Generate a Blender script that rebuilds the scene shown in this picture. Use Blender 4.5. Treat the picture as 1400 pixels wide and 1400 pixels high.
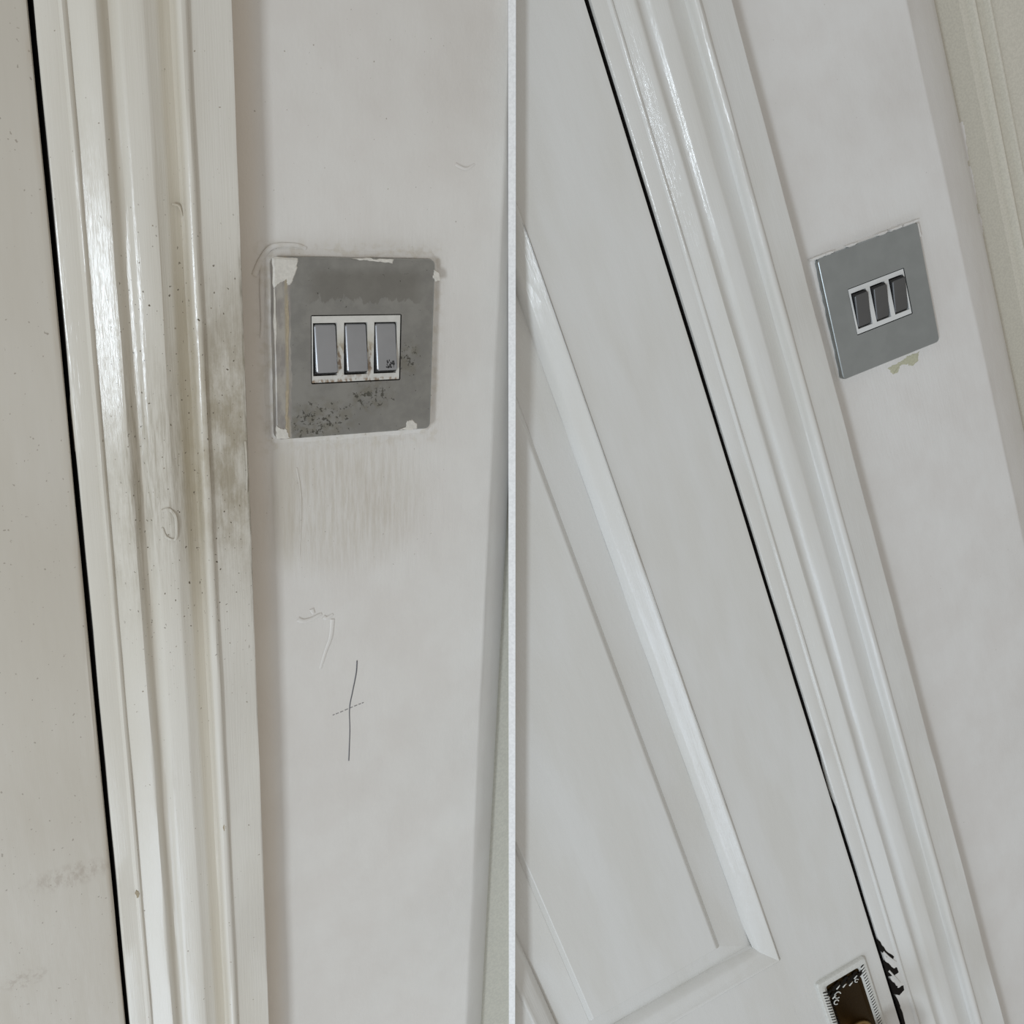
import bpy, bmesh, math, random
from mathutils import Matrix, Vector, noise

for o in list(bpy.data.objects):
    bpy.data.objects.remove(o)
scene = bpy.context.scene
C = bpy.context.collection

# ------------------------------------------------------------------ camera
PITCH = math.radians(18.0)
CAM = Vector((0.0, 0.0, 1.45))
cam_data = bpy.data.cameras.new('camera')
cam_data.sensor_width = 36.0
cam_data.lens = 36.0 * 1350.0 / 1400.0
cam_data.clip_start = 0.01
cam = bpy.data.objects.new('camera', cam_data)
cam.location = CAM
cam.rotation_euler = (math.pi / 2 - PITCH, 0, 0)
C.objects.link(cam)
scene.camera = cam

# ------------------------------------------------------------------ light
world = bpy.data.worlds.new('world')
scene.world = world
world.use_nodes = True
bg = world.node_tree.nodes['Background']
bg.inputs['Color'].default_value = (1.0, 0.965, 0.915, 1)
bg.inputs['Strength'].default_value = 0.41

ld = bpy.data.lights.new('window_daylight', 'AREA')          # the window behind the photographer
ld.shape = 'RECTANGLE'
ld.size = 0.24
ld.size_y = 0.42
ld.energy = 13.5
ld.color = (0.80, 0.90, 1.0)
lo = bpy.data.objects.new('window_daylight', ld)
target = Vector((0.0, 0.62, 1.22))
lo.location = target + Vector((-0.335, -0.94, -0.03)).normalized() * 2.0
lo.rotation_euler = (lo.location - target).to_track_quat('Z', 'Y').to_euler()
C.objects.link(lo)

l2 = bpy.data.lights.new('low_floor_fill', 'AREA')      # added low bluish fill that brightens the lower part, as from a bright floor
l2.shape = 'RECTANGLE'
l2.size = 0.9
l2.size_y = 0.6
l2.energy = 4.2
l2.color = (0.72, 0.84, 1.0)
o2 = bpy.data.objects.new('low_floor_fill', l2)
aim = Vector((0.0, 0.6, 0.9))
o2.location = aim + Vector((-0.30, -0.80, -0.62)).normalized() * 1.35
o2.rotation_euler = (o2.location - aim).to_track_quat('Z', 'Y').to_euler()
C.objects.link(o2)

vs = scene.view_settings
vs.view_transform = 'Standard'
vs.look = 'None'
vs.exposure = 0.0
vs.gamma = 1.0
vs.use_curve_mapping = False

# ------------------------------------------------------------------ the two wall bays: poses (columns u right, v up, w out of the wall)
sp, cp = math.sin(PITCH), math.cos(PITCH)
W3 = Matrix(((1, 0, 0), (0, -sp, cp), (0, -cp, -sp)))


def bay(rows, t, size):
    r = W3 @ Matrix(rows)
    o = CAM + (W3 @ Vector(t)) * (0.001 * size)
    m = r.to_4x4() @ Matrix.Scale(size, 4)
    m.translation = o
    return m


BAY_L = bay(((0.86793, 0.04986, 0.49418), (-0.11662, -0.94668, 0.30034), (0.48281, -0.31830, -0.81583)),
            (-82.274, -85.342, 510.198), 1.10)
BAY_R = bay(((0.89432, -0.34379, 0.28634), (-0.40669, -0.89142, 0.19992), (0.18652, -0.29525, -0.93704)),
            (266.275, -154.152, 723.521), 0.93)
FIN = 0.00215                       # half thickness of the added divider board between the bays
MM = 0.001
V0, V1 = -1150.0, 520.0             # how far the walls and the timber run down and up (mm)


# ------------------------------------------------------------------ node helpers
class NT:
    def __init__(self, name):
        self.m = bpy.data.materials.new(name)
        self.m.use_nodes = True
        self.t = self.m.node_tree
        self.b = self.t.nodes['Principled BSDF']
        tc = self.t.nodes.new('ShaderNodeTexCoord')
        mp = self.t.nodes.new('ShaderNodeVectorMath')
        mp.operation = 'SCALE'
        mp.inputs['Scale'].default_value = 1000.0
        self.t.links.new(tc.outputs['Object'], mp.inputs[0])
        self.p = mp.outputs[0]                                # millimetres
        se = self.t.nodes.new('ShaderNodeSeparateXYZ')
        self.t.links.new(self.p, se.inputs[0])
        self.u, self.v, self.w = se.outputs

    def put(self, sock, x):
        if isinstance(x, bpy.types.NodeSocket):
            self.t.links.new(x, sock)
        else:
            sock.default_value = x

    def math(self, op, a, b=0.0, clamp=False):
        n = self.t.nodes.new('ShaderNodeMath')
        n.operation = op
        n.use_clamp = clamp
        self.put(n.inputs[0], a)
        self.put(n.inputs[1], b)
        return n.outputs[0]

    def add(self, a, b): return self.math('ADD', a, b)
    def mul(self, a, b): return self.math('MULTIPLY', a, b)
    def mx(self, a, b): return self.math('MAXIMUM', a, b)

    def ss(self, x, a, b):                                     # 0 at a, 1 at b
        n = self.t.nodes.new('ShaderNodeMapRange')
        n.interpolation_type = 'SMOOTHSTEP'
        inv = a > b
        if inv:
            a, b = b, a
        self.put(n.inputs['Value'], x)
        n.inputs['From Min'].default_value = a
        n.inputs['From Max'].default_value = b
        n.inputs['To Min'].default_value = 1.0 if inv else 0.0
        n.inputs['To Max'].default_value = 0.0 if inv else 1.0
        return n.outputs[0]

    def band(self, x, lo, hi, soft):
        return self.mul(self.ss(x, lo - soft, lo + soft), self.ss(x, hi + soft, hi - soft))

    def box(self, u0, u1, su, v0, v1, sv):
        return self.mul(self.band(self.u, u0, u1, su), self.band(self.v, v0, v1, sv))

    def blob(self, u0, v0, ru, rv):
        a = self.math('DIVIDE', self.math('SUBTRACT', self.u, u0), ru)
        b = self.math('DIVIDE', self.math('SUBTRACT', self.v, v0), rv)
        r = self.add(self.mul(a, a), self.mul(b, b))
        return self.ss(r, 1.0, 0.0)

    def noise(self, sc=(1, 1, 1), scale=1.0, detail=3.0, rough=0.55, off=(0, 0, 0)):
        mp = self.t.nodes.new('ShaderNodeMapping')
        mp.inputs['Scale'].default_value = sc
        mp.inputs['Location'].default_value = off
        self.t.links.new(self.p, mp.inputs['Vector'])
        n = self.t.nodes.new('ShaderNodeTexNoise')
        n.inputs['Scale'].default_value = scale
        n.inputs['Detail'].default_value = detail
        n.inputs['Roughness'].default_value = rough
        self.t.links.new(mp.outputs[0], n.inputs['Vector'])
        return n.outputs['Fac']

    def mix(self, f, a, b):
        n = self.t.nodes.new('ShaderNodeMix')
        n.data_type = 'RGBA'
        self.put(n.inputs['Factor'], f)
        for s, x in ((n.inputs[6], a), (n.inputs[7], b)):
            self.put(s, x if isinstance(x, bpy.types.NodeSocket) else (*x, 1))
        return n.outputs[2]

    def bump(self, h, dist, strength=1.0, prev=None):
        n = self.t.nodes.new('ShaderNodeBump')
        n.inputs['Distance'].default_value = dist
        n.inputs['Strength'].default_value = strength
        self.t.links.new(h, n.inputs['Height'])
        if prev:
            self.t.links.new(prev, n.inputs['Normal'])
        return n.outputs[0]

    def out(self, col=None, rough=None, metal=None, normal=None, **kw):
        b = self.b
        if col is not None:
            self.put(b.inputs['Base Color'], col if isinstance(col, bpy.types.NodeSocket) else (*col, 1))
        if rough is not None:
            self.put(b.inputs['Roughness'], rough)
        if metal is not None:
            self.put(b.inputs['Metallic'], metal)
        if normal is not None:
            self.t.links.new(normal, b.inputs['Normal'])
        return self.m


def plain(name, col, rough=0.5, metal=0.0, bump=0.0):
    n = NT(name)
    k = n.noise((1, 1, 1), 0.6, 3)
    c = n.mix(n.ss(k, 0.35, 0.65), col, tuple(x * 0.9 for x in col))
    nm = n.bump(n.noise((1, 1, 1), 1.5, 3), bump * MM, 1.0) if bump else None
    return n.out(c, rough, metal, nm)


def gloss_paint(name, col, grime=None, rough=0.22, streak=0.05, lump=0.25):
    """brushed gloss paint on timber; grime(n) returns a list of (mask, colour) for dirt and painted shade"""
    n = NT(name)
    c = n.mix(n.ss(n.noise((1, .25, 1), 0.03, 3), 0.35, 0.65), col, tuple(x * y for x, y in zip(col, (0.955, 0.945, 0.925))))
    if grime:
        for m, g in grime(n):
            c = n.mix(m, c, g)
    h1 = n.noise((1.6, 0.035, 1.6), 1.0, 3.0, 0.6)
    h2 = n.noise((0.09, 0.03, 0.09), 1.0, 2.0)
    nm = n.bump(h1, streak * MM, 1.0)
    nm = n.bump(h2, lump * MM, 1.0, nm)
    rg = n.add(rough, n.mul(n.noise((.3, .08, .3), 1.0, 2), 0.10))
    return n.out(c, rg, 0.0, nm)


# ------------------------------------------------------------------ materials
def specks(n, density, size=0.9, off=0):
    density += 0.062
    k = n.noise((1, 0.8, 1), size * 1.5, 1.0, 0.5, (off, off * 2, 0))
    return n.ss(k, density, density + 0.05)


def arch_grime_shade(n):
    streaks = n.ss(n.noise((0.9, 0.06, 0.9), 1.0, 5, 0.7), 0.36, 0.68)
    cloud = n.ss(n.noise((0.11, 0.045, 0.11), 1.0, 5, 0.7), 0.34, 0.66)
    main = n.mul(n.box(-93, -60, 5, -95, 15, 50), n.add(0.22, n.mul(cloud, 0.50)))
    fil = n.mul(n.box(-79, -59, 2, -100, 25, 35), n.add(n.mul(streaks, 0.22), n.mul(cloud, 0.32)))
    inner = n.mul(n.box(-117, -88, 4, -95, -5, 35), n.mul(streaks, 0.55))
    groove_shade = n.mul(n.box(-91, -84.5, 1.5, -500, 260, 60), 0.42)  # shade along the outer hollow, painted into the colour over the full length
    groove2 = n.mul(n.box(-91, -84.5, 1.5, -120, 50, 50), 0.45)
    quirk_shade = n.mul(n.box(-113.5, -108.5, 1.8, -480, 260, 40), 0.38)  # shade in the inner hollow, likewise put into the colour
    left = n.mul(n.box(-127, -112, 4, -120, -20, 40), n.mul(n.add(cloud, streaks), 0.28))
    pit = n.mul(n.box(-120, -60, 10, -150, 60, 40), specks(n, 0.655, 0.42))
    pit2 = n.mul(specks(n, 0.70, 0.35, 31), 0.8)
    edge = n.mul(n.band(n.u, -62.4, -60.0, 0.8), n.mul(n.band(n.v, -140, 60, 40), n.mul(streaks, 0.8)))
    all_over = n.mul(n.box(-138, -78, 4, -170, 400, 90), 0.22)
    return [(all_over, (0.58, 0.53, 0.43)), (quirk_shade, (0.50, 0.43, 0.32)), (groove_shade, (0.50, 0.42, 0.29)), (groove2, (0.33, 0.27, 0.18)),
            (left, (0.40, 0.355, 0.265)), (main, (0.40, 0.34, 0.235)), (inner, (0.34, 0.295, 0.215)), (fil, (0.285, 0.24, 0.165)),
            (edge, (0.20, 0.17, 0.11)), (pit, (0.14, 0.115, 0.08)), (pit2, (0.26, 0.21, 0.15))]


M_ARCH_L = gloss_paint('old_gloss_paint_grimy', (0.745, 0.715, 0.645), arch_grime_shade, 0.13, 0.14, 0.30)


def door_l_grime(n):
    smear = n.mul(n.blob(-158, -263, 26, 9), n.ss(n.noise((.25, .12, 1), 1.0, 5, .7), 0.40, 0.66))
    smear2 = n.mul(n.blob(-185, -318, 14, 7), n.ss(n.noise((.3, .3, 1), 1.0, 5, .7), 0.45, 0.65))
    return [(n.mul(smear, 0.55), (0.34, 0.28, 0.22)), (n.mul(smear2, 0.5), (0.36, 0.30, 0.24)),
            (n.mul(specks(n, 0.675, 0.4), 0.7), (0.28, 0.24, 0.19)),
            (n.mul(n.band(n.u, -142, -130, 1.5), n.mul(n.ss(n.noise((.6, .05, 1), 1, 3), .45, .6), .3)), (0.5, 0.42, 0.32))]


M_DOOR_L = gloss_paint('old_gloss_paint_door', (0.57, 0.528, 0.455), door_l_grime, 0.30, 0.025, 0.35)
M_ARCH_R = gloss_paint('clean_gloss_paint', (0.735, 0.732, 0.705), None, 0.09, 0.12, 0.35)
M_DOOR_R = gloss_paint('clean_gloss_paint_door', (0.705, 0.70, 0.672), None, 0.22, 0.03, 0.30)


def wall_paint(name, col, dirty):
    n = NT(name)
    k = n.ss(n.noise((1, 1, 1), 0.025, 3), 0.35, 0.65)
    c = n.mix(k, col, tuple(x * y for x, y in zip(col, (0.97, 0.96, 0.955))))
    stroke = n.noise((0.55, 0.05, 0.5), 1.0, 4, 0.65)
    if dirty:
        st = n.ss(n.noise((0.45, 0.04, 0.5), 1.0, 5, 0.7), 0.36, 0.66)
        below = n.mul(n.mx(n.mul(n.box(-40, 12, 12, -112, -50, 16), 1.0), n.blob(-5, -85, 60, 50)), n.add(0.22, n.mul(st, 0.33)))
        c = n.mix(n.mul(below, 0.85), c, (0.45, 0.39, 0.29))
        c = n.mix(n.mul(n.blob(-38, -80, 9, 50), 0.35), c, (0.42, 0.36, 0.26))
        strip = n.mul(n.band(n.u, -70, -47, 5), 0.30)  # warm tone of the architrave's cast shadow, painted on the wall
        c = n.mix(strip, c, (0.74, 0.60, 0.44))
        c = n.mix(n.mul(n.box(-60, 60, 10, -140, 170, 30), n.mul(specks(n, 0.69, 0.4), 0.7)), c, (0.30, 0.26, 0.2))
        ring = n.mul(n.box(-50, 50, 4, -54, 52, 4), n.mul(n.ss(n.noise((.2, .2, .2), 1, 3), .45, .65), .35))
        c = n.mix(ring, c, (0.55, 0.49, 0.38))
    else:
        c = n.mix(n.mul(specks(n, 0.71, 0.35), 0.5), c, (0.4, 0.38, 0.34))
    rub = n.box(-42, 55, 18, -130, 60, 35)
    h = n.add(n.mul(stroke, n.add(0.12, n.mul(rub, 0.6))), 0.0)
    nm = n.bump(h, 0.30 * MM, 1.0)
    nm = n.bump(n.noise((.5, .35, .5), 1.0, 3), 0.10 * MM, 1.0, nm)
    nm = n.bump(n.noise((.035, .02, .03), 1.0, 2), 1.0 * MM, 1.0, nm)
    return n.out(c, 0.42, 0.0, nm)


M_WALL_L = wall_paint('old_wall_paint', (0.745, 0.718, 0.672), True)
M_WALL_R = wall_paint('fresh_wall_paint', (0.775, 0.765, 0.742), False)
M_CREAM = plain('cream_wall_paint', (0.63, 0.605, 0.52), 0.5, 0.0, 0.02)
M_CREAM_TRIM = plain('cream_gloss_paint', (0.69, 0.66, 0.57), 0.22, 0.0, 0.02)
M_WHITE = plain('white_board_paint', (0.92, 0.92, 0.91), 0.5)
M_GAP_SHADE = plain('black_gap_shade', (0.012, 0.010, 0.009), 0.8)  # near-black colour standing for the shade inside the door gaps
M_BLACK = plain('black_plastic', (0.012, 0.012, 0.013), 0.5)
M_PENCIL = plain('pencil_graphite', (0.10, 0.10, 0.11), 0.6)
M_PENCIL_FAINT = plain('pencil_graphite_faint', (0.30, 0.29, 0.28), 0.6)
M_INS_L = None


def plastic(name, dirty):
    n = NT(name)
    c = n.mix(n.ss(n.noise((1, 1, 1), 0.3, 2), .4, .6), (0.66, 0.64, 0.59), (0.62, 0.60, 0.55)) if dirty else n.mix(0.0, (0.72, 0.73, 0.72), (1, 1, 1))
    if dirty:
        k = n.ss(n.noise((.5, .25, .5), 1.0, 4), 0.46, 0.60)
        m = n.mul(n.mx(n.box(-13, 9, 1.5, -14, 3, 4), n.band(n.v, -18, -15.2, .7)), k)
        c = n.mix(n.mul(m, 0.85), c, (0.26, 0.17, 0.10))
        c = n.mix(n.mul(n.box(-12, 10, 2, -2, 8, 4), 0.35), c, (0.40, 0.36, 0.24))
    return n.out(c, 0.4)


M_INS_L = plastic('yellowed_plastic', True)
M_INS_R = plastic('clean_plastic', False)


def tarnished_plate():
    n = NT('tarnished_nickel')
    cl = n.noise((.09, .09, .09), 1.0, 5, 0.6)
    base = n.mix(n.ss(cl, 0.35, 0.65), (0.405, 0.405, 0.385), (0.345, 0.345, 0.330))
    wob = n.add(n.u, n.mul(n.add(n.noise((.12, .12, .12), 1.0, 4, .6, (9, 3, 0)), -0.5), 4.0))
    # the run of old stain above the switches
    wv = n.add(n.v, n.mul(n.add(n.noise((.22, .10, .2), 1.0, 3, .6, (2, 7, 0)), -0.5), 16.0))
    st = n.mul(n.ss(wv, 24.2, 25.2), n.box(-24, 34, 5, 15, 39, 3))
    base = n.mix(n.mul(st, 0.55), base, (0.255, 0.248, 0.225))
    # pits at the lower edge and beside the switches
    pz = n.noise((1, 1, 1), 0.33, 4, 0.7, (5, 1, 0))
    reg = n.mx(n.mx(n.blob(-20, -36, 26, 14), n.blob(8, -25, 16, 12)), n.mx(n.blob(29, -6, 9, 12), n.blob(-29, -38, 9, 12)))
    pit = n.ss(n.add(pz, n.mul(reg, 0.13)), 0.66, 0.70)
    film = n.mul(reg, n.ss(n.noise((.25, .25, .25), 1.0, 4), .42, .62))
    base = n.mix(n.mul(film, 0.5), base, (0.26, 0.245, 0.19))
    base = n.mix(n.mul(pit, 0.92), base, (0.055, 0.05, 0.035))
    # band of half-scraped paint and glue on the side by the architrave
    band = n.ss(wob, -34.4, -35.2)
    bc = n.mix(n.ss(n.noise((.22, .07, .2), 1.0, 4, .6), .38, .62), (0.30, 0.275, 0.25), (0.42, 0.39, 0.34))
    bc = n.mix(n.mul(n.band(n.u, -37.4, -35.8, .7), n.ss(n.noise((.1, .06, .1), 1, 3, .5, (4, 4, 4)), .36, .5)), bc, (0.40, 0.345, 0.25))
    base = n.mix(band, base, bc)
    metal = n.math('SUBTRACT', 1.0, n.mx(n.mul(band, 0.75), n.mul(pit, 0.8)))
    nm = n.bump(n.add(cl, n.mul(band, n.noise((.4, .1, .4), 1, 3))), 0.06 * MM, 1.0)
    return n.out(base, 0.40, metal, nm)


def brushed(name, col, rough):
    n = NT(name)
    k = n.noise((0.5, 0.5, 0.5), 0.12, 4)
    c = n.mix(n.ss(k, .35, .65), col, tuple(x * 0.93 for x in col))
    nm = n.bump(n.noise((0.15, 4, 1), 1.0, 2), 0.006 * MM, 1.0)
    return n.out(c, rough, 1.0, nm)


M_PLATE_L = tarnished_plate()
M_PLATE_R = brushed('satin_chrome', (0.42, 0.455, 0.465), 0.36)
M_ROCK_L = brushed('worn_chrome', (0.47, 0.485, 0.51), 0.36)
M_ROCK_R = brushed('dark_chrome', (0.175, 0.18, 0.185), 0.42)
M_SCRAP = plain('scraped_white_paint', (0.70, 0.665, 0.595), 0.5, 0.0, 0.1)
M_GLUE = plain('yellow_glue', (0.43, 0.36, 0.25), 0.5)
M_SCUFF = plain('black_scuff', (0.02, 0.02, 0.02), 0.6)
M_PLASTER = plain('olive_plaster', (0.55, 0.545, 0.40), 0.7, 0.0, 0.2)
M_BRASS = plain('dark_aged_brass', (0.055, 0.034, 0.013), 0.4, 1.0, 0.1)
M_BRASS_WORN = plain('worn_brass', (0.36, 0.24, 0.10), 0.3, 1.0)
M_PAINTED_METAL = plain('paint_clogged_metal', (0.70, 0.70, 0.66), 0.35, 0.0, 0.1)
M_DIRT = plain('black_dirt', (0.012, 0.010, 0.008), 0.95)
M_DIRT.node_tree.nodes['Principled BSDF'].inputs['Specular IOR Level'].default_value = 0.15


# ------------------------------------------------------------------ mesh helpers (millimetres in the bay's own frame)
def link(name, bm, mat, parent=None, mw=None, side=0, smooth=False, bayM=None):
    """bm in mm; side: -1 / +1 trims the mesh at the divider board"""
    bmesh.ops.recalc_face_normals(bm, faces=bm.faces)
    bmesh.ops.scale(bm, vec=(MM, MM, MM), verts=bm.verts)
    if side:
        inv = (bayM).inverted()
        co = inv @ Vector((side * (FIN + 0.0001), 0, 0))
        no = (inv.to_3x3() @ Vector((-side, 0, 0))).normalized()
        bmesh.ops.bisect_plane(bm, geom=bm.verts[:] + bm.edges[:] + bm.faces[:], dist=1e-7, plane_co=co, plane_no=no, clear_outer=True)
        ed = [e for e in bm.edges if e.is_boundary]
        if ed:
            bmesh.ops.holes_fill(bm, edges=ed, sides=0)
    me = bpy.data.meshes.new(name)
    bm.to_mesh(me)
    bm.free()
    me.materials.append(mat)
    if smooth:
        for p in me.polygons:
            p.use_smooth = True
        me.set_sharp_from_angle(angle=math.radians(35))
    o = bpy.data.objects.new(name, me)
    C.objects.link(o)
    if parent:
        o.parent = parent
    elif mw is not None:
        o.matrix_world = mw
    return o


def tag(o, label, cat=None, kind=None, group=None):
    o['label'] = label
    if cat:
        o['category'] = cat
    if kind:
        o['kind'] = kind
    if group:
        o['group'] = group
    return o


def empty(name, mw):
    o = bpy.data.objects.new(name, None)
    o.empty_display_size = 0.02
    C.objects.link(o)
    o.matrix_world = mw
    return o


def box(bm, u0, u1, v0, v1, w0, w1):
    vs_ = [bm.verts.new((x, y, z)) for x in (u0, u1) for y in (v0, v1) for z in (w0, w1)]
    for f in ((0, 1, 3, 2), (4, 6, 7, 5), (0, 4, 5, 1), (2, 3, 7, 6), (0, 2, 6, 4), (1, 5, 7, 3)):
        bm.faces.new([vs_[i] for i in f])


def prism(prof, v0, v1, seg=1, wob=0.0, seed=0):
    """closed (u, w) outline run along v; wob waves hand-painted edges slightly"""
    bm = bmesh.new()
    rings = []
    for k in range(seg + 1):
        v = v0 + (v1 - v0) * k / seg
        r = []
        for i, (u, w) in enumerate(prof):
            d = wob * noise.noise(Vector((v * 0.02, i * 3.1 + seed, 0))) if w > -5 else 0
            e = wob * noise.noise(Vector((v * 0.02, i * 3.1 + seed, 9))) if w > -5 else 0
            r.append(bm.verts.new((u + d, v, w + e)))
        rings.append(r)
    n = len(prof)
    for a, b in zip(rings, rings[1:]):
        for i in range(n):
            bm.faces.new((a[i], a[(i + 1) % n], b[(i + 1) % n], b[i]))
    bm.faces.new(rings[0])
    bm.faces.new(rings[-1])
    return bm


def rrect(hw, hh, r, n=6, cu=0.0, cv=0.0):
    pts = []
    for sx, sy, a0 in ((1, 1, 0), (-1, 1, 90), (-1, -1, 180), (1, -1, 270)):
        for k in range(n + 1):
            a = math.radians(a0 + 90 * k / n)
            pts.append((cu + sx * (hw - r) + r * math.cos(a), cv + sy * (hh - r) + r * math.sin(a)))
    return pts


def loops(bm, ls, cap=True):
    rings = [[bm.verts.new(p) for p in l] for l in ls]
    n = len(rings[0])
    for a, b in zip(rings, rings[1:]):
        for i in range(n):
            bm.faces.new((a[i], a[(i + 1) % n], b[(i + 1) % n], b[i]))
    if cap:
        bm.faces.new(rings[0])
        bm.faces.new(rings[-1])
    return rings


def tube(bm, pts, r0, r1=None, n=6, flat=1.0):
    """small tube through 3D points; flat squashes it towards the wall"""
    r1 = r0 if r1 is None else r1
    rings = []
    for i, p in enumerate(pts):
        p = Vector(p)
        d = (Vector(pts[min(i + 1, len(pts) - 1)]) - Vector(pts[max(i - 1, 0)])).normalized()
        s = d.cross(Vector((0, 0, 1)))
        if s.length < 1e-4:
            s = Vector((1, 0, 0))
        s.normalize()
        t = s.cross(d)
        r = r0 + (r1 - r0) * i / (len(pts) - 1)
        rings.append([p + s * (r * math.cos(2 * math.pi * k / n)) + t * (flat * r * math.sin(2 * math.pi * k / n)) for k in range(n)])
    loops(bm, rings)


def smooth_path(pts, sub=5):
    out = []
    P = [Vector(p) for p in pts]
    for i in range(len(P) - 1):
        a, b, c, d = P[max(i - 1, 0)], P[i], P[i + 1], P[min(i + 2, len(P) - 1)]
        for k in range(sub):
            t = k / sub
            out.append(0.5 * ((2 * b) + (c - a) * t + (2 * a - 5 * b + 4 * c - d) * t * t + (3 * b - a - 3 * c + d) * t ** 3))
    out.append(P[-1])
    return out


def patch(poly, w0, w1, jag=0.3, seed=0, sub=5):
    """thin flake with a ragged outline and a domed top"""
    bm = bmesh.new()
    n = len(poly)
    c = (sum(p[0] for p in poly) / n, sum(p[1] for p in poly) / n)
    o = []
    for i in range(n):
        a, b = poly[i], poly[(i + 1) % n]
        for k in range(sub):
            t = k / sub
            x, y = a[0] + (b[0] - a[0]) * t, a[1] + (b[1] - a[1]) * t
            o.append((x + jag * noise.noise(Vector((x * 1.3, y * 1.3, seed))), y + jag * noise.noise(Vector((x * 1.3, y * 1.3, seed + 7)))))
    ins = [(c[0] + (x - c[0]) * 0.88, c[1] + (y - c[1]) * 0.88) for x, y in o]
    loops(bm, [[(x, y, w0) for x, y in o], [(x, y, w0 + (w1 - w0) * 0.6) for x, y in o], [(x, y, w1) for x, y in ins]])
    return bm


def lathe(bm, prof, cu, cv, n=28):
    rings = [[(cu + r * math.cos(2 * math.pi * k / n), cv + r * math.sin(2 * math.pi * k / n), w) for k in range(n)] for r, w in prof]
    loops(bm, rings)


# ------------------------------------------------------------------ walls
def wall(name, mat, M, corner, cham, side):
    a, b = cham
    prof = [(-75, -60), (-75, 0), (corner - 2.0, 0), (corner - 0.6, -0.15), (corner + 0.5, -0.7)]
    for k in range(1, 7):
        t = k / 6
        prof.append((corner + 0.5 + (a - 0.5) * t, -0.7 - (b - 0.7) * (0.75 * t + 0.25 * t * t)))
    prof += [(corner + a + 1.2, -b - 2), (corner + a + 1.2, -60)]
    bm = prism(prof, V0, V1, 60, 0.5, 3)
    return link(name, bm, mat, None, M, side, True, M)


wall_l = tag(wall('wall_left', M_WALL_L, BAY_L, 85.4, (20.5, 15.0), -1),
             'grubby white wall strip with a pencilled cross below the corroded switch', 'wall', 'structure')
wall_r = tag(wall('wall_right', M_WALL_R, BAY_R, 80.5, (46.0, 30.0), 1),
             'clean white wall strip around the tidy grey switch', 'wall', 'structure')

bm = bmesh.new()
box(bm, 96, 900, V0, V1, -140, -19)
wfl = link('wall_far_left', bm, M_CREAM, None, BAY_L, -1, False, BAY_L)
tag(wfl, 'cream wall sliver behind the rounded corner of the grubby wall', 'wall', 'structure')
bm = bmesh.new()
box(bm, 110, 800, V0, V1, -140, -42)
wfr = link('wall_far_right', bm, M_CREAM, None, BAY_R, 1, False, BAY_R)
tag(wfr, 'cream wall beyond the rounded corner of the clean wall', 'wall', 'structure')

tp = [(u - 13.5, w + 18) for u, w in (
    (166, -60.6), (172, -59.9), (177.2, -59.6), (177.6, -56.0), (178.6, -54.4), (180.0, -54.0), (181.2, -54.8), (181.8, -58.4), (183, -59.0),
    (191.2, -58.8), (191.8, -55.4), (192.6, -54.2), (193.8, -54.2), (194.6, -55.4), (195.2, -58.6), (270, -58.6), (272, -60.6))]
t3 = link('trim_3', prism(tp, V0, V1, 30, 0.3, 11), M_CREAM_TRIM, None, BAY_R, 1, True, BAY_R)
tag(t3, 'cream moulding with two thin raised beads on the far cream wall', 'trim', 'structure')

# white divider board added as the gutter between the two halves
bm = bmesh.new()
fv = [bm.verts.new((x, y, z)) for x in (-2.15, 2.15) for y, z in ((470, 300), (1000, 300), (1000, 1950), (640, 1950))]
for f in ((0, 1, 2, 3), (7, 6, 5, 4), (0, 4, 5, 1), (1, 5, 6, 2), (2, 6, 7, 3), (3, 7, 4, 0)):
    bm.faces.new([fv[i] for i in f])
fin = link('bay_divider', bm, M_WHITE, None, Matrix.Identity(4))
tag(fin, 'slim white divider board added as a gutter between the grubby and the clean bay', 'partition', 'structure')

# ------------------------------------------------------------------ architraves
ARCH = [(-137.2, -6), (-137.2, 12.4), (-136.9, 13.1), (-136.2, 13.4), (-128.6, 13.5), (-128.0, 14.6), (-127.2, 15.2), (-126.3, 15.0), (-125.8, 14.3),
        (-125.2, 13.5), (-122.0, 15.1), (-118.5, 16.9), (-116.4, 17.9), (-115.4, 18.1), (-114.5, 17.6), (-112.8, 15.4), (-111.4, 14.2),
        (-110.0, 13.7), (-108.6, 14.0), (-107.6, 14.9), (-106.8, 15.9), (-106.0, 16.5), (-105.0, 16.8), (-101.0, 17.3), (-97.6, 17.6), (-96.6, 17.4),
        (-95.6, 16.8), (-91.5, 14.9), (-89.0, 13.9), (-87.0, 13.4), (-85.6, 13.4), (-84.9, 14.4), (-84.6, 17.0), (-84.4, 19.6), (-83.8, 21.0), (-82.8, 21.8),
        (-81.6, 22.0), (-80.5, 21.5), (-79.8, 20.6), (-79.4, 19.5), (-78.6, 19.2), (-62.2, 19.4), (-61.3, 19.1), (-60.9, 18.2), (-60.8, -6)]


def architrave(name, M, mat, k, gap_w, side):
    prof = [(-60.8 + (u + 60.8) * k, w) for u, w in ARCH]
    o = link(name, prism(prof, V0, V1, 90, 0.35, 20 + k), mat, None, M, side, True, M)
    u0 = prof[0][0]
    bm = bmesh.new()                                   # frame edge coloured near-black, painting the shade in the gap
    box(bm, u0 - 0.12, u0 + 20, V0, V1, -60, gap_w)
    link('jamb_gap_shade', bm, M_GAP_SHADE, o)
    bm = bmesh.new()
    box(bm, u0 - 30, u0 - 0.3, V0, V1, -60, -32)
    link('door_stop', bm, M_GAP_SHADE, o)
    return o, u0


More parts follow.
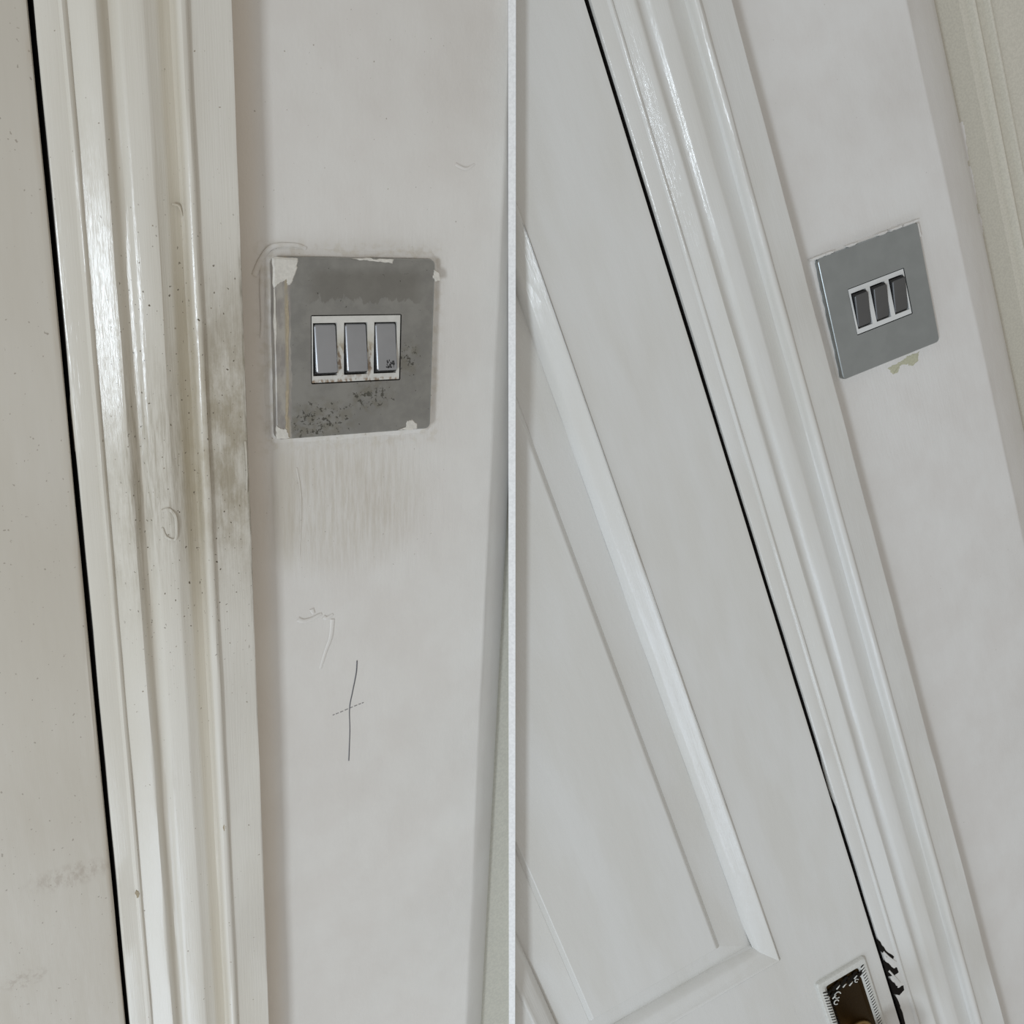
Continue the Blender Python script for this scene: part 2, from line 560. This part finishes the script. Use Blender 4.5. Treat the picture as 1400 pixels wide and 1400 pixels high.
trim_1, EL = architrave('trim_1', BAY_L, M_ARCH_L, 1.0, 12.0, 0)
tag(trim_1, 'yellowed moulded door architrave with dark hand grime beside corroded switch', 'architrave', 'structure')
trim_2, ER = architrave('trim_2', BAY_R, M_ARCH_R, 1.178, 10.0, 1)
tag(trim_2, 'clean glossy white moulded architrave between panelled door and tidy switch', 'architrave', 'structure')

# ------------------------------------------------------------------ grubby door (only its stile is in view)
e = EL - 2.2
prof = [(e - 420, -28), (e - 420, 14), (e - 3.2, 14), (e - 1.9, 14.25), (e - 0.7, 13.9), (e, 12.8), (e, -28)]
d1 = link('door_1', prism(prof, V0, V1, 60, 0.3, 40), M_DOOR_L, None, BAY_L, 0, True)
tag(d1, 'grubby off-white flat door edge along a black gap', 'door', 'structure')

# ------------------------------------------------------------------ clean panelled door
door = empty('door_2', BAY_R)
tag(door, 'clean white panelled door with raised moulding and ornate handle plate', 'door', 'structure')
e = ER - 3.8
OU0, OU1, OV0, OV1 = -438.0, -241.0, -468.0, 620.0       # panel opening
prof = [(OU1, -28), (OU1, 14), (e - 3.2, 14), (e - 1.8, 14.2), (e - 0.6, 13.9), (e, 12.9), (e, -28)]
link('stile', prism(prof, V0, V1 + 200, 60, 0.25, 50), M_DOOR_R, door, None, 1, True, BAY_R)
bm = bmesh.new()
box(bm, OU0 - 70, OU0, V0, V1 + 200, -28, 14)
link('stile', bm, M_DOOR_R, door, None, 1, False, BAY_R)
bm = bmesh.new()
box(bm, OU0, OU1, OV0 - 190, OV0, -28, 14)
link('rail', bm, M_DOOR_R, door, None, 1, False, BAY_R)
# moulding: offset from the opening edge, height
MP = [(-2.2, 13.9), (-1.7, 15.3), (-0.7, 16.0), (0.5, 15.7), (1.4, 15.0), (2.0, 14.5), (6.0, 12.5), (9.6, 10.7), (10.8, 9.8), (12.0, 8.0), (13.6, 5.0), (14.4, 2.0)]


def corner_pts(d):
    return {'r0': (OU1 - d, OV0 + d), 'r1': (OU1 - d, OV1 - d), 'l0': (OU0 + d, OV0 + d), 'l1': (OU0 + d, OV1 - d)}


def mould(a, b, seg):
    bm = bmesh.new()
    rows = []
    for d, w in MP:
        q = corner_pts(d)
        p0, p1 = q[a], q[b]
        rows.append([bm.verts.new((p0[0] + (p1[0] - p0[0]) * i / seg + (0.25 * noise.noise(Vector((i * .6, d, 1))) if 0 < i < seg else 0),
                                   p0[1] + (p1[1] - p0[1]) * i / seg,
                                   w + (0.25 * noise.noise(Vector((i * .6, d, 5))) if 0 < i < seg else 0))) for i in range(seg + 1)])
    for r, s in zip(rows, rows[1:]):
        for i in range(seg):
            bm.faces.new((r[i], r[i + 1], s[i + 1], s[i]))
    link('moulding', bm, M_ARCH_R, door, None, 1, True, BAY_R)


mould('r0', 'r1', 60)
mould('l0', 'l1', 60)
mould('l0', 'r0', 14)
# raised and fielded panel
bm = bmesh.new()


def rect(du0, du1, dv, w):
    return [(OU0 + du0, OV0 + dv, w), (OU1 - du1, OV0 + dv, w), (OU1 - du1, OV1 - dv, w), (OU0 + du0, OV1 - dv, w)]


loops(bm, [rect(5, 5, 5, -10), rect(5, 5, 5, 1.0), rect(12, 12, 12, 1.6), rect(38.0, 39.0, 31.5, 5.2), rect(38.2, 39.2, 31.8, 5.0), rect(41.4, 42.8, 34.6, 9.0), rect(42.2, 43.8, 35.4, 9.4)])
link('panel', bm, M_DOOR_R, door, None, 1, False, BAY_R)

# ornate handle plate
HU0, HU1, HV1, HV0 = -217.5, -169.0, -509.5, -690.0
hc, hm = (HU0 + HU1) / 2, (HV0 + HV1) / 2
hw, hh = (HU1 - HU0) / 2, (HV1 - HV0) / 2
bm = bmesh.new()
loops(bm, [[(x, y, w) for x, y in rrect(hw - d, hh - d, 2.5, 4, hc, hm)] for d, w in
           ((0, 13), (0, 16.2), (0.8, 17.4), (3.0, 17.8), (6.0, 17.2), (7.0, 16.0), (8.2, 15.4))])
hp = link('handle_plate', bm, M_PAINTED_METAL, door, None, 0, True)
hp['label'] = 'paint-clogged ornate handle plate with dark brass centre'
bm = bmesh.new()
loops(bm, [[(x, y, w) for x, y in rrect(hw - d, hh - d, 2.0, 4, hc, hm)] for d, w in ((8.2, 14.8), (8.2, 15.8), (9.4, 16.2), (11, 15.7))])
link('brass_inset', bm, M_BRASS, hp, None, 0, True)


def rope(name, pts, mat, dirt):
    bm = bmesh.new()
    bd = bmesh.new()
    for (x, y, ang) in pts:
        m = Matrix.Translation((x, y, 17.6)) @ Matrix.Rotation(ang, 4, 'Z') @ Matrix.Diagonal((2.9, 0.95, 0.9, 1))
        bmesh.ops.create_icosphere(bm, subdivisions=2, radius=1.0, matrix=m)
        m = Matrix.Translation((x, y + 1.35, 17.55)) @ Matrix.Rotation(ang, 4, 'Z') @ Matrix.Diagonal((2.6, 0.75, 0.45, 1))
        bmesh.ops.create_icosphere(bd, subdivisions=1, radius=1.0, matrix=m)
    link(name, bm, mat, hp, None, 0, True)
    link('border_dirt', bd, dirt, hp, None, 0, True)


rope('rope_border', [(HU1 - 4.6, HV1 - 8 - 3.0 * k, math.radians(28)) for k in range(54)], M_PAINTED_METAL, M_DIRT)
rope('rope_border', [(HU0 + 4.6, HV1 - 12 - 3.0 * k, math.radians(-28)) for k in range(52)], M_PAINTED_METAL, M_DIRT)
# acanthus scrolls in the head of the plate, black dirt in their hollows
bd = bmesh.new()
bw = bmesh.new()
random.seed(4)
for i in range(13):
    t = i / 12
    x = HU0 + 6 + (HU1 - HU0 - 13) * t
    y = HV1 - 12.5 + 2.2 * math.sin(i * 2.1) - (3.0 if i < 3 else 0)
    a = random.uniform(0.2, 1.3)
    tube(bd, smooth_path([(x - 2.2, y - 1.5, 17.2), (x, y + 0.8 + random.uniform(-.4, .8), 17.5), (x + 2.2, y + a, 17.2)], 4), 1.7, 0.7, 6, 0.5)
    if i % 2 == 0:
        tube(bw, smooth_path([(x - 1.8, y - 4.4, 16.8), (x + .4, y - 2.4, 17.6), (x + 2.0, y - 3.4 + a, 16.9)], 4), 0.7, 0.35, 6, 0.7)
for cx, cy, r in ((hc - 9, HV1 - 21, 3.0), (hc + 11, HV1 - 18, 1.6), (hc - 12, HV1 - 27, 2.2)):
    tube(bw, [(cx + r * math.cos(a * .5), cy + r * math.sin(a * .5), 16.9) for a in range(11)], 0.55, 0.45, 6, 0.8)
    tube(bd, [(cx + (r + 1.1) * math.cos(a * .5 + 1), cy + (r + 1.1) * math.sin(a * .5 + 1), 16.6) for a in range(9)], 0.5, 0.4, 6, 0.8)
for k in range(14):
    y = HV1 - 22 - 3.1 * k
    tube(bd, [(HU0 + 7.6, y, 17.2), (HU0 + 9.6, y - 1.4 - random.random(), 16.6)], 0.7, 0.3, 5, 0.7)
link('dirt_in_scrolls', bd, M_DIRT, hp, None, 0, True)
link('scroll_ornament', bw, M_PAINTED_METAL, hp, None, 0, True)
bm = bmesh.new()
lathe(bm, [(13, 15.5), (13, 17), (12, 18.6), (10.6, 18.9), (9.6, 17.8), (7.5, 17.6), (6.5, 20), (6.0, 24), (6.0, 34), (9, 38), (16, 42), (21, 49), (23, 57), (21, 65), (14, 70), (0.5, 72)], hc, -581, 36)
link('knob', bm, M_BRASS_WORN, hp, None, 0, True)

# splintered paint where the latch has bitten into the architrave
for i, (pl, w) in enumerate((
        ([(-152.4, -505), (-150.6, -507), (-147.6, -519), (-141.2, -531), (-143.4, -533.5), (-149.6, -525), (-152.4, -514)], 13.7),
        ([(-152.4, -528), (-148.4, -533), (-145.2, -541), (-142.0, -541.5), (-141.6, -548), (-146.6, -549), (-152.4, -546)], 13.7),
        ([(-152.4, -549), (-149.2, -554), (-147.0, -562), (-140.6, -563), (-141.2, -568), (-147.4, -571), (-152.4, -566)], 13.7),
        ([(-152.4, -566), (-150.0, -572), (-149.4, -590), (-150.8, -615), (-152.4, -615)], 13.6))):
    link('chipped_paint', patch(pl, 12.0, w, 0.9, i * 5, 5), M_DIRT, trim_2)
bm = bmesh.new()
tube(bm, smooth_path([(-150.4, -519, 13.9), (-146.8, -527, 14.3), (-141.6, -536, 13.9)], 5), 1.1, 0.5, 6, .6)
tube(bm, smooth_path([(-150.4, -540, 13.8), (-146, -552, 14.2), (-143.2, -559, 13.8)], 5), 0.9, 0.4, 6, .6)
link('paint_splinter', bm, M_ARCH_R, trim_2, None, 0, True)


# ------------------------------------------------------------------ light switches
def light_switch(M, ang, mats, up, label, group):
    plate_m, frame_m, rocker_m = mats
    o = empty('light_switch', M @ Matrix.Rotation(ang, 4, 'Z'))
    tag(o, label, 'light switch', None, group)
    HW, HH = 43.0, 45.0
    IW, IV0, IV1 = 24.4, -17.3, 17.3
    n = 6
    ihw, ihh, icv = IW, (IV1 - IV0) / 2, (IV0 + IV1) / 2
    bm = bmesh.new()
    ls = [[(x, y, w) for x, y in rrect(HW - d, HH - d, max(r, .3), n)] for d, w, r in
          ((0.6, 0.0, 2.6), (0.0, 0.8, 3.0), (0.0, 4.6, 3.0)) + tuple((1.4 * (1 - math.cos(a)), 4.6 + 1.4 * math.sin(a), 3.0 - 0.7 * (1 - math.cos(a))) for a in [math.radians(15 * k) for k in range(1, 7)])]
    ls += [[(x, y, w) for x, y in rrect(ihw, ihh, 0.8, n, 0, icv)] for w in (6.0, 2.0)]
    loops(bm, ls, False)
    link('plate', bm, plate_m, o, None, 0, True)
    # dark box behind the rockers
    bm = bmesh.new()
    box(bm, -IW, IW, IV0, IV1, 0.4, 2.4)
    link('back_box', bm, M_BLACK, o)
    # plastic grid
    cs = (-16.0, 0.2, 16.4) if up else (-16.9, -0.6, 15.7)
    rw, rh = 6.3, 13.3
    bm = bmesh.new()
    fu = IW - 0.6
    f0, f1 = IV0 + 0.6, IV1 - 0.6
    box(bm, -fu, fu, rh, f1, 2.2, 5.7)
    box(bm, -fu, fu, f0, -rh, 2.2, 5.7)
    box(bm, -fu, cs[0] - rw, -rh, rh, 2.2, 5.7)
    box(bm, cs[2] + rw, fu, -rh, rh, 2.2, 5.7)
    box(bm, cs[0] + rw, cs[1] - rw, -rh, rh, 2.2, 5.7)
    box(bm, cs[1] + rw, cs[2] - rw, -rh, rh, 2.2, 5.7)
    link('switch_grid', bm, frame_m, o)
    for i, c in enumerate(cs):
        s = 1 if up else -1                              # which end stands proud
        bm = bmesh.new()
        hi, lw = 8.4, 4.6
        y0, y1 = -s * 12.7, s * 12.4                     # y0 low end, y1 proud end
        pr = [(y0, 1.5), (y0, lw - 0.4), (y1 * 0.86, hi - 0.5), (y1, hi - 2.2), (y1, 1.5)]
        a = [bm.verts.new((c - rw + 0.55, y, w)) for y, w in pr]
        b = [bm.verts.new((c + rw - 0.55, y, w)) for y, w in pr]
        for k in range(5):
            bm.faces.new((a[k], a[(k + 1) % 5], b[(k + 1) % 5], b[k]))
        bm.faces.new(a)
        bm.faces.new(b)
        r = link('rocker', bm, M_BLACK, o)
        bm = bmesh.new()
        q0, q1 = -s * 12.6, s * 11.3
        mid, half = (q0 + q1) / 2, abs(q1 - q0) / 2
        sl = (hi - lw) / (q1 - q0)

        def tilt(pts, h):
            return [(x, y, lw + (y - q0) * sl + h) for x, y in pts]
        loops(bm, [tilt(rrect(5.75 - d, half - d, max(1.3 - d, .4), 4, c, mid), h) for d, h in
                   ((0.3, -1.0), (0.0, -0.5), (0.0, 0.0), (0.25, 0.45), (0.8, 0.75), (1.5, 0.85))])
        link('rocker_face', bm, rocker_m, r, None, 0, True)
    return o


GRP = 'three-gang rocker light switches'
sw1 = light_switch(BAY_L, -0.0076, (M_PLATE_L, M_INS_L, M_ROCK_L), False,
                   'corroded stained metal triple light switch with scraped paint on grubby wall', GRP)
sw2 = light_switch(BAY_R, -0.0447, (M_PLATE_R, M_INS_R, M_ROCK_R), True,
                   'tidy grey satin metal triple light switch with dark rockers on clean wall', GRP)

# paint left on the corroded plate
for i, (pl, w, m) in enumerate((
        ([(-43.0, 45.0), (-36, 45.0), (-30.4, 44.5), (-31.0, 39.5), (-33.6, 32.6), (-35.6, 31.6), (-36.6, 34.2), (-40.2, 32.6), (-42.9, 30.5)], 6.35, M_SCRAP),
        ([(23.8, -44.2), (28.2, -43.0), (28.7, -39.8), (31.8, -39.2), (35.2, -41.9), (34.8, -44.5), (29.3, -44.9)], 6.35, M_SCRAP),
        ([(-3, 44.95), (8, 44.9), (20, 44.9), (19, 43.0), (12, 43.4), (5, 43.9)], 6.25, M_SCRAP),
        ([(41.4, 36.1), (42.4, 39.6), (44.8, 38.6), (46.2, 34.4), (43.2, 33.9)], 6.3, M_SCRAP),
        ([(-42.8, -37.5), (-40.5, -39), (-37.4, -39.5), (-36.0, -44.2), (-42.5, -44.6)], 6.3, M_SCRAP),
        ([(-42.9, 30), (-41.8, 30), (-41.9, 10), (-42.2, -2), (-42.9, -2)], 6.2, M_SCRAP),
        ([(-37.5, -20), (-36.2, -19), (-36.4, -30), (-37.2, -40), (-38.0, -40), (-37.9, -30)], 6.25, M_GLUE),
        ([(-37.0, 22), (-35.6, 26), (-35.4, 10), (-36.2, -6), (-37.0, -6), (-36.9, 8)], 6.2, M_GLUE))):
    link('paint_residue', patch(pl, 5.2, w, 0.7, i * 3 + 1, 6), m, sw1)
# scratched black mark on the third rocker
random.seed(21)
bm = bmesh.new()
for k in range(34):
    x, y = 17.0 + random.uniform(-1.9, 2.6), -8.2 + random.uniform(-1.9, 1.6)
    a = random.uniform(0, 3.1)
    z = 4.6 + (12.6 - y) * (3.8 / 23.9) + 0.9
    tube(bm, [(x, y, z), (x + .3 * math.cos(a), y + 1.0 * math.sin(a), z)], 0.30, 0.18, 5, .3)
link('scuff_mark', bm, M_SCUFF, sw1)


# ridges of paint round the plates, on the wall
def paint_ridge(M, wall_o, mat, ang, grow, seed):
    bm = bmesh.new()
    cs_, sn_ = math.cos(ang), math.sin(ang)

    def ring(d, w, jag):
        out = []
        base = rrect(43.0 + d, 45.0 + d, 3.0 + max(d, 0), 8)
        pts = []
        for i, p in enumerate(base):
            q = base[(i + 1) % len(base)]
            L = math.hypot(q[0] - p[0], q[1] - p[1])
            ns = 18 if L > 20 else 1
            pts += [(p[0] + (q[0] - p[0]) * k / ns, p[1] + (q[1] - p[1]) * k / ns) for k in range(ns)]
        for x, y in pts:
            r = math.hypot(x, y)
            nv = noise.noise(Vector((x * .22, y * .22, seed))) + .5 * noise.noise(Vector((x * .7, y * .7, seed + 3)))
            s = 1 + jag * nv / r
            x2, y2 = x * s, y * s
            out.append((x2 * cs_ - y2 * sn_, x2 * sn_ + y2 * cs_, w * (1 + .5 * nv)))
        return out
    loops(bm, [ring(-0.6, 0.0, 0), ring(-0.15, 1.9, 0), ring(0.45, 1.9, .4), ring(1.0 * grow, 1.0, .8), ring(2.2 * grow, 0.35, 1.2), ring(3.4 * grow, -0.4, 1.5)], False)
    r = link('paint_ridge', bm, mat, wall_o, None, 0, True)
    return r


paint_ridge(BAY_L, wall_l, M_WALL_L, -0.0076, 1.25, 2)
paint_ridge(BAY_R, wall_r, M_WALL_R, -0.0447, 0.75, 5)
# flakes of new paint lapping the top edge of the clean plate, bare plaster below it
ROT = Matrix.Rotation(-0.0447, 4, 'Z')
random.seed(3)
for k, (x, s) in enumerate(((-40, 3.2), (-31, 2.0), (-12, 2.2), (14, 2.2), (27, 3.0), (38, 4.0))):
    pl = [(x - s * 2, 45.1), (x - s * .3, 44.7 + random.uniform(-.2, .1)), (x + s * 1.6, 45.1), (x + s * 2.2, 46.6), (x - s * 2.1, 46.8)]
    link('paint_flake', patch(pl, 0.6, 4.4, 0.5, k, 6), M_WALL_R, sw2)
link('paint_flake', patch([(42.8, 39), (43.0, 43.0), (44.6, 44.5), (44.8, 34), (43.4, 33)], 0.6, 4.6, 0.5, 33, 6), M_WALL_R, sw2)
pp = patch([(-3, -50.6), (8, -50.0), (16, -49.0), (25.6, -49.4), (23.0, -56.0), (17, -57.4), (12, -53.6), (6, -53.0), (3, -57.5), (-1, -56.4)], -0.3, 0.2, 1.5, 12, 8)
o = link('bare_plaster', pp, M_PLASTER, wall_r)
o['label'] = 'ragged olive patch of bare plaster under the switch'

# pencilled cross and old paint runs on the grubby wall
bm = bmesh.new()
tube(bm, smooth_path([(2.3, -180.8, .12), (1.8, -188.7, .12), (-0.4, -200.1, .12), (-2.3, -210.7, .12), (-2.2, -226.3, .12), (-2.9, -246.0, .12)], 6), 0.33, 0.28, 5, .35)
o = link('pencil_stroke', bm, M_PENCIL, wall_l)
o['label'] = 'long upright pencil stroke of a cross'
bm = bmesh.new()
hx = smooth_path([(-12.6, -212.8, .1), (-8.1, -212.0, .1), (-2.3, -210.7, .1), (3.2, -209.6, .1), (6.8, -209.0, .1)], 6)
for i in range(0, len(hx) - 2, 3):
    tube(bm, hx[i:i + 3], 0.36, 0.26, 5, .35)
o = link('pencil_stroke', bm, M_PENCIL_FAINT, wall_l)
o['label'] = 'faint short pencil stroke crossing the upright one'
for pts, r in (([(-32.2, -148.2, .1), (-29, -150.0, .3), (-24, -149.6, .3), (-20.6, -148.2, .3), (-18.6, -147.6, .1)], 1.0),
               ([(-17.6, -149.6, .1), (-15.5, -150.6, .3), (-12.0, -149.0, .1)], 0.9),
               ([(-12.2, -151.9, .1), (-13.4, -162.4, .3), (-16.5, -170.9, .3), (-19.6, -181.3, .0)], 0.9),
               ([(-24.2, -143.6, .1), (-23.2, -146.4, .3)], 1.0),
               ([(-45.5, 44, .2), (-46.4, 30, .6), (-46.6, 14, .5), (-47.6, 6, .2)], 1.0),
               ([(-50, 36, .2), (-46.5, 43.5, .5), (-41, 49.6, .6), (-30, 50.5, .4), (-24, 49, .1)], 1.0),
               ([(-31, -62, .1), (-29, -80, .2), (-30.5, -112, .1)], 0.35),
               ([(56, 92, .0), (62, 90, .3), (67, 92.5, .0)], 0.6)):
    bm = bmesh.new()
    tube(bm, smooth_path(pts, 6), r * 1.5, r * .9, 10, .32)
    link('paint_run', bm, M_WALL_L, wall_l, None, 0, True)
# paint runs and spots on the grubby architrave
for pts, r in (([(-102.6, -71.5, 17.4), (-99.3, -71.0, 17.7), (-96.8, -75.0, 17.8), (-96.6, -82.0, 17.8), (-97.6, -86.5, 17.8), (-101.6, -84.6, 17.6), (-103, -80, 17.3)], 0.8),
               ([(-89.4, 68.4, 15.3), (-86.4, 67.4, 14.8), (-85.4, 63.4, 14.8)], 0.5),
               ([(-62.6, -40, 20.0), (-62.2, -52, 20.1), (-62.7, -66, 20.0)], 0.5)):
    bm = bmesh.new()
    tube(bm, smooth_path(pts, 6), r, r * .7, 8, .6)
    link('paint_run', bm, M_ARCH_L, trim_1, None, 0, True)
for x, y, w, m in ((-82.0, -253, 21.8, M_GLUE), (-127.6, -285, 15.1, M_GLUE)):
    link('glue_spot', patch([(x - .3, y - 2.8), (x + .5, y - 1.8), (x + .9, y), (x + .4, y + 2), (x - .3, y + 2.2), (x - .9, y + .6), (x - .7, y - 1.4)], w - 1, w + .25, .5, x, 4), m, trim_1)

# ragged overlap of white paint on the far cream wall
for i, (u, v0, v1, k) in enumerate(((137.5, 60, 92, 1.0), (137.2, 26, 58, .7), (137.0, 2, 20, .5))):
    link('paint_smear', patch([(u - 3, v0), (u + .8 * k, v0 + 3), (u + 1.4 * k, (v0 + v1) / 2), (u + 2.6 * k, v1 - 6), (u + 1.8 * k, v1), (u - 3, v1)], -42.2, -41.5, 1.0, i * 9, 6), M_WALL_R, wfr)
